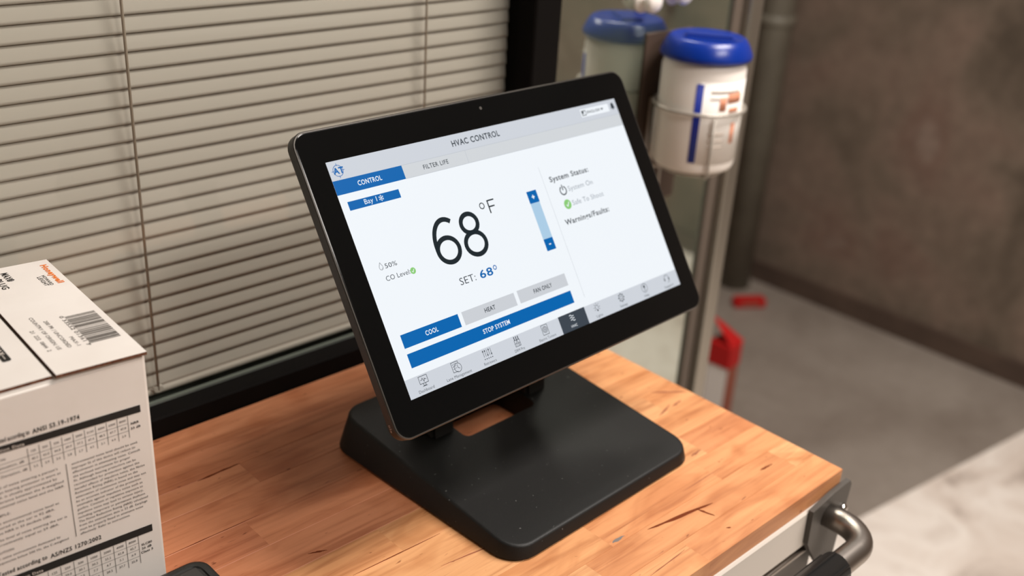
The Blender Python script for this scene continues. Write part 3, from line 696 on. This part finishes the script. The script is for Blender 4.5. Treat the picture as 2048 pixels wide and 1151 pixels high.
# ------------------------------------------------------------------ black desk keypad in front of the carton
kp = empty('black_keypad', (.2215, .5715, ZT)); tag(kp, 'black rounded keypad-like device lying in front of the white carton', 'keypad')
rings = [[(x, y, .0004) for x, y in rrect(-.078, -.052, .078, .052, .012)], [(x, y, .003) for x, y in rrect(-.0805, -.054, .0805, .054, .014)], [(x, y, .0145) for x, y in rrect(-.0805, -.054, .0805, .054, .014)],
         [(x, y, .0172) for x, y in rrect(-.079, -.0525, .079, .0525, .0125)], [(x, y, .018) for x, y in rrect(-.076, -.0495, .076, .0495, .0095)], [(x, y, .018) for x, y in rrect(-.073, -.0465, .073, .0465, .0075)], [(x, y, .0168) for x, y in rrect(-.0722, -.0457, .0722, .0457, .007)]]
autosmooth(obj('case', mesh('case', *loft(rings)), pbr('black_keypad_case', (.02, .02, .019), .3), kp), 50)
km = pbr('dark_grey_keys', (.035, .034, .032), .45)
for i in range(6):
    for j in range(4):
        o = box('key', (-.0105, -.0095, 0), (.0105, .0095, .0035), km, kp, .0018, 2); o.location = (-.0585+i*.0234, -.0345+j*.0225, .0168)

# ------------------------------------------------------------------ wipes canister in a wire holder on the mirror pane
CX_, CY_ = 1.088, .772
ca = empty('wipes_canister', (CX_, CY_, 1.084)); tag(ca, 'white wipes canister with blue lid in a wire holder', 'canister')
RB = .0525; LB = .139
lathe('body', [(.046, 0), (.0505, .002), (RB, .007), (RB, LB-.012), (RB-.0015, LB-.008), (RB-.001, LB)], M_WHITEP, ca, 64)
lid = lathe('lid', [(.050, LB-.001), (.0560, LB), (.0572, LB+.003), (.0568, LB+.007), (.0520, LB+.017), (.0475, LB+.0235), (.0450, LB+.0248), (.042, LB+.0235), (.020, LB+.0230)], M_BLUE, ca, 64)
bm = bmesh.new(); bm_box(bm, (-.030, -.017, LB+.020), (.034, .017, LB+.0275)); bmesh.ops.bevel(bm, geom=bm.edges[:], offset=.004, segments=3, affect='EDGES')
fo = autosmooth(obj('flip_cap', from_bm('flip_cap', bm), M_BLUE, lid)); fo.rotation_euler = (0, 0, R(-55))
AC = math.atan2(-CY_, -CX_)   # towards the photographer
def wrap(name, a0, a1, z0, z1, r, mat, parent=ca, n=14):
    v = []; f = []
    for i in range(n+1):
        a = AC+R(a0+(a1-a0)*i/n)
        for rr, z in ((r-.0004, z0), (r, z0), (r, z1), (r-.0004, z1)): v.append((rr*math.cos(a), rr*math.sin(a), z))
    for i in range(n):
        for q in range(4):
            f.append((i*4+q, (i+1)*4+q, (i+1)*4+(q+1) % 4, i*4+(q+1) % 4))
    f += [(3, 2, 1, 0), (n*4, n*4+1, n*4+2, n*4+3)]
    return obj(name, mesh(name, v, f), mat, parent, True)
wrap('label', 0, 150, .014, LB-.022, RB+.0004, M_LABELP, n=40)
wrap('blue_stripe', -5.5, 4.0, .016, LB-.024, RB+.0009, M_BLUEP)
for z0, z1, a0, a1, m in ((LB-.034, LB-.031, 14, 60, M_LINEP), (LB-.042, LB-.040, 14, 62, M_LINEP), (.052, .055, 16, 40, M_LINEP), (.044, .046, 16, 40, M_LINEP), (.036, .038, 16, 40, M_LINEP)):
    wrap('label_line', a0, a1, z0, z1, RB+.0009, m)
wrap('logo_print', 28, 38, .083, .100, RB+.0009, M_SALMON); wrap('logo_print', 40, 66, .092, .104, RB+.0009, M_SALMON); wrap('logo_print', 44, 62, .080, .086, RB+.0009, M_SALMON); wrap('logo_print', 52, 60, .040, .066, RB+.0009, M_SALMON)
# holder
ho = empty('wire_holder', (CX_, CY_, 1.084)); tag(ho, 'grey wire holder ring around the wipes canister', 'holder')
RW = .0575
def ringp(z, r=RW): return [(r*math.cos(2*math.pi*i/40), r*math.sin(2*math.pi*i/40), z) for i in range(41)]
tube('hoop', ringp(.078), .0022, M_WIRE, ho, 8)
tube('hoop', ringp(-.004, .040), .0022, M_WIRE, ho, 8)
for a in (22, 112, 202, 292):
    t = AC+R(a); c, s = math.cos(t), math.sin(t)
    tube('upright_wire', [(RW*c, RW*s, .074), (RW*c, RW*s, .002), (.053*c, .053*s, -.004), (.030*c, .030*s, -.005), (0, 0, -.005)], .0018, M_WIRE, ho, 8)
for sx in (-.018, .018): tube('mount_arm', [(sx, .054, .074), (sx, .0635, .074), (sx, .0635, -.06)], .0022, M_WIRE, ho, 8)
box('mount_plate', (-.040, .0635, -.075), (.055, .066, .158), pbr('dark_brown_board', lin((74, 58, 48)), .6), ho, .001, 1)
# two white knobs on the mirror pane above the canister
for x, z, nb in ((1.034, 1.284, 'nearer the black post'), (1.093, 1.289, 'nearer the aluminium post')):
    kn = empty('round_knob', (x, .838, z)); tag(kn, 'small white round knob on the mirror pane, the one '+nb, 'knob', 'white knobs on the mirror pane')
    a = lathe('cup', [(.016, 0), (.015, .003), (.007, .008), (.005, .012)], M_WHITEP, kn, 20); a.rotation_euler = (R(90), 0, 0)
    b = lathe('knob', [(.005, .011), (.012, .013), (.013, .020), (.010, .024), (.002, .025)], M_WHITEP, kn, 20); b.rotation_euler = (R(90), 0, 0)

# ------------------------------------------------------------------ floor clutter by the concrete wall
ct = empty('red_white_carton', (2.16, 1.345, 0), R(4)); tag(ct, 'narrow white carton with red top band and open flap on grey floor', 'carton')
cw, cdp = .050, .062
obj('body', mesh('body', *loft([[(-cw/2, -cdp/2, 0), (cw/2, -cdp/2, 0), (cw/2, cdp/2, 0), (-cw/2, cdp/2, 0)], [(-cw/2, -cdp/2, .17), (cw/2, -cdp/2, .17), (cw/2, cdp/2, .17), (-cw/2, cdp/2, .17)]])), M_WHITEP, ct)
box('side_panel', (-cw/2, -cdp/2-.002, .002), (cw/2, -cdp/2, .168), M_REDSIDE, ct)
box('red_band', (-cw/2-.004, -cdp/2-.004, .168), (cw/2+.004, cdp/2+.004, .235), M_RED, ct, .004, 2)
obj('flap', mesh('flap', *loft([[(-.026, -.030, .236), (.034, -.034, .236), (.036, .034, .262), (-.026, .036, .305)], [(-.026, -.027, .238), (.034, -.031, .238), (.036, .037, .264), (-.026, .039, .307)]])), M_RED, ct)
rb2 = empty('red_block', (2.83, 1.70, 0), R(-35)); tag(rb2, 'small red block lying at the foot of the concrete wall', 'block')
bm = bmesh.new(); bm_box(bm, (-.055, -.02, 0), (.055, .02, .032)); bmesh.ops.bevel(bm, geom=bm.edges[:], offset=.005, segments=2, affect='EDGES')
obj('block', from_bm('block', bm), M_RED, rb2); box('block_label', (-.03, -.0207, .01), (.03, -.0199, .022), M_REDSIDE, rb2)
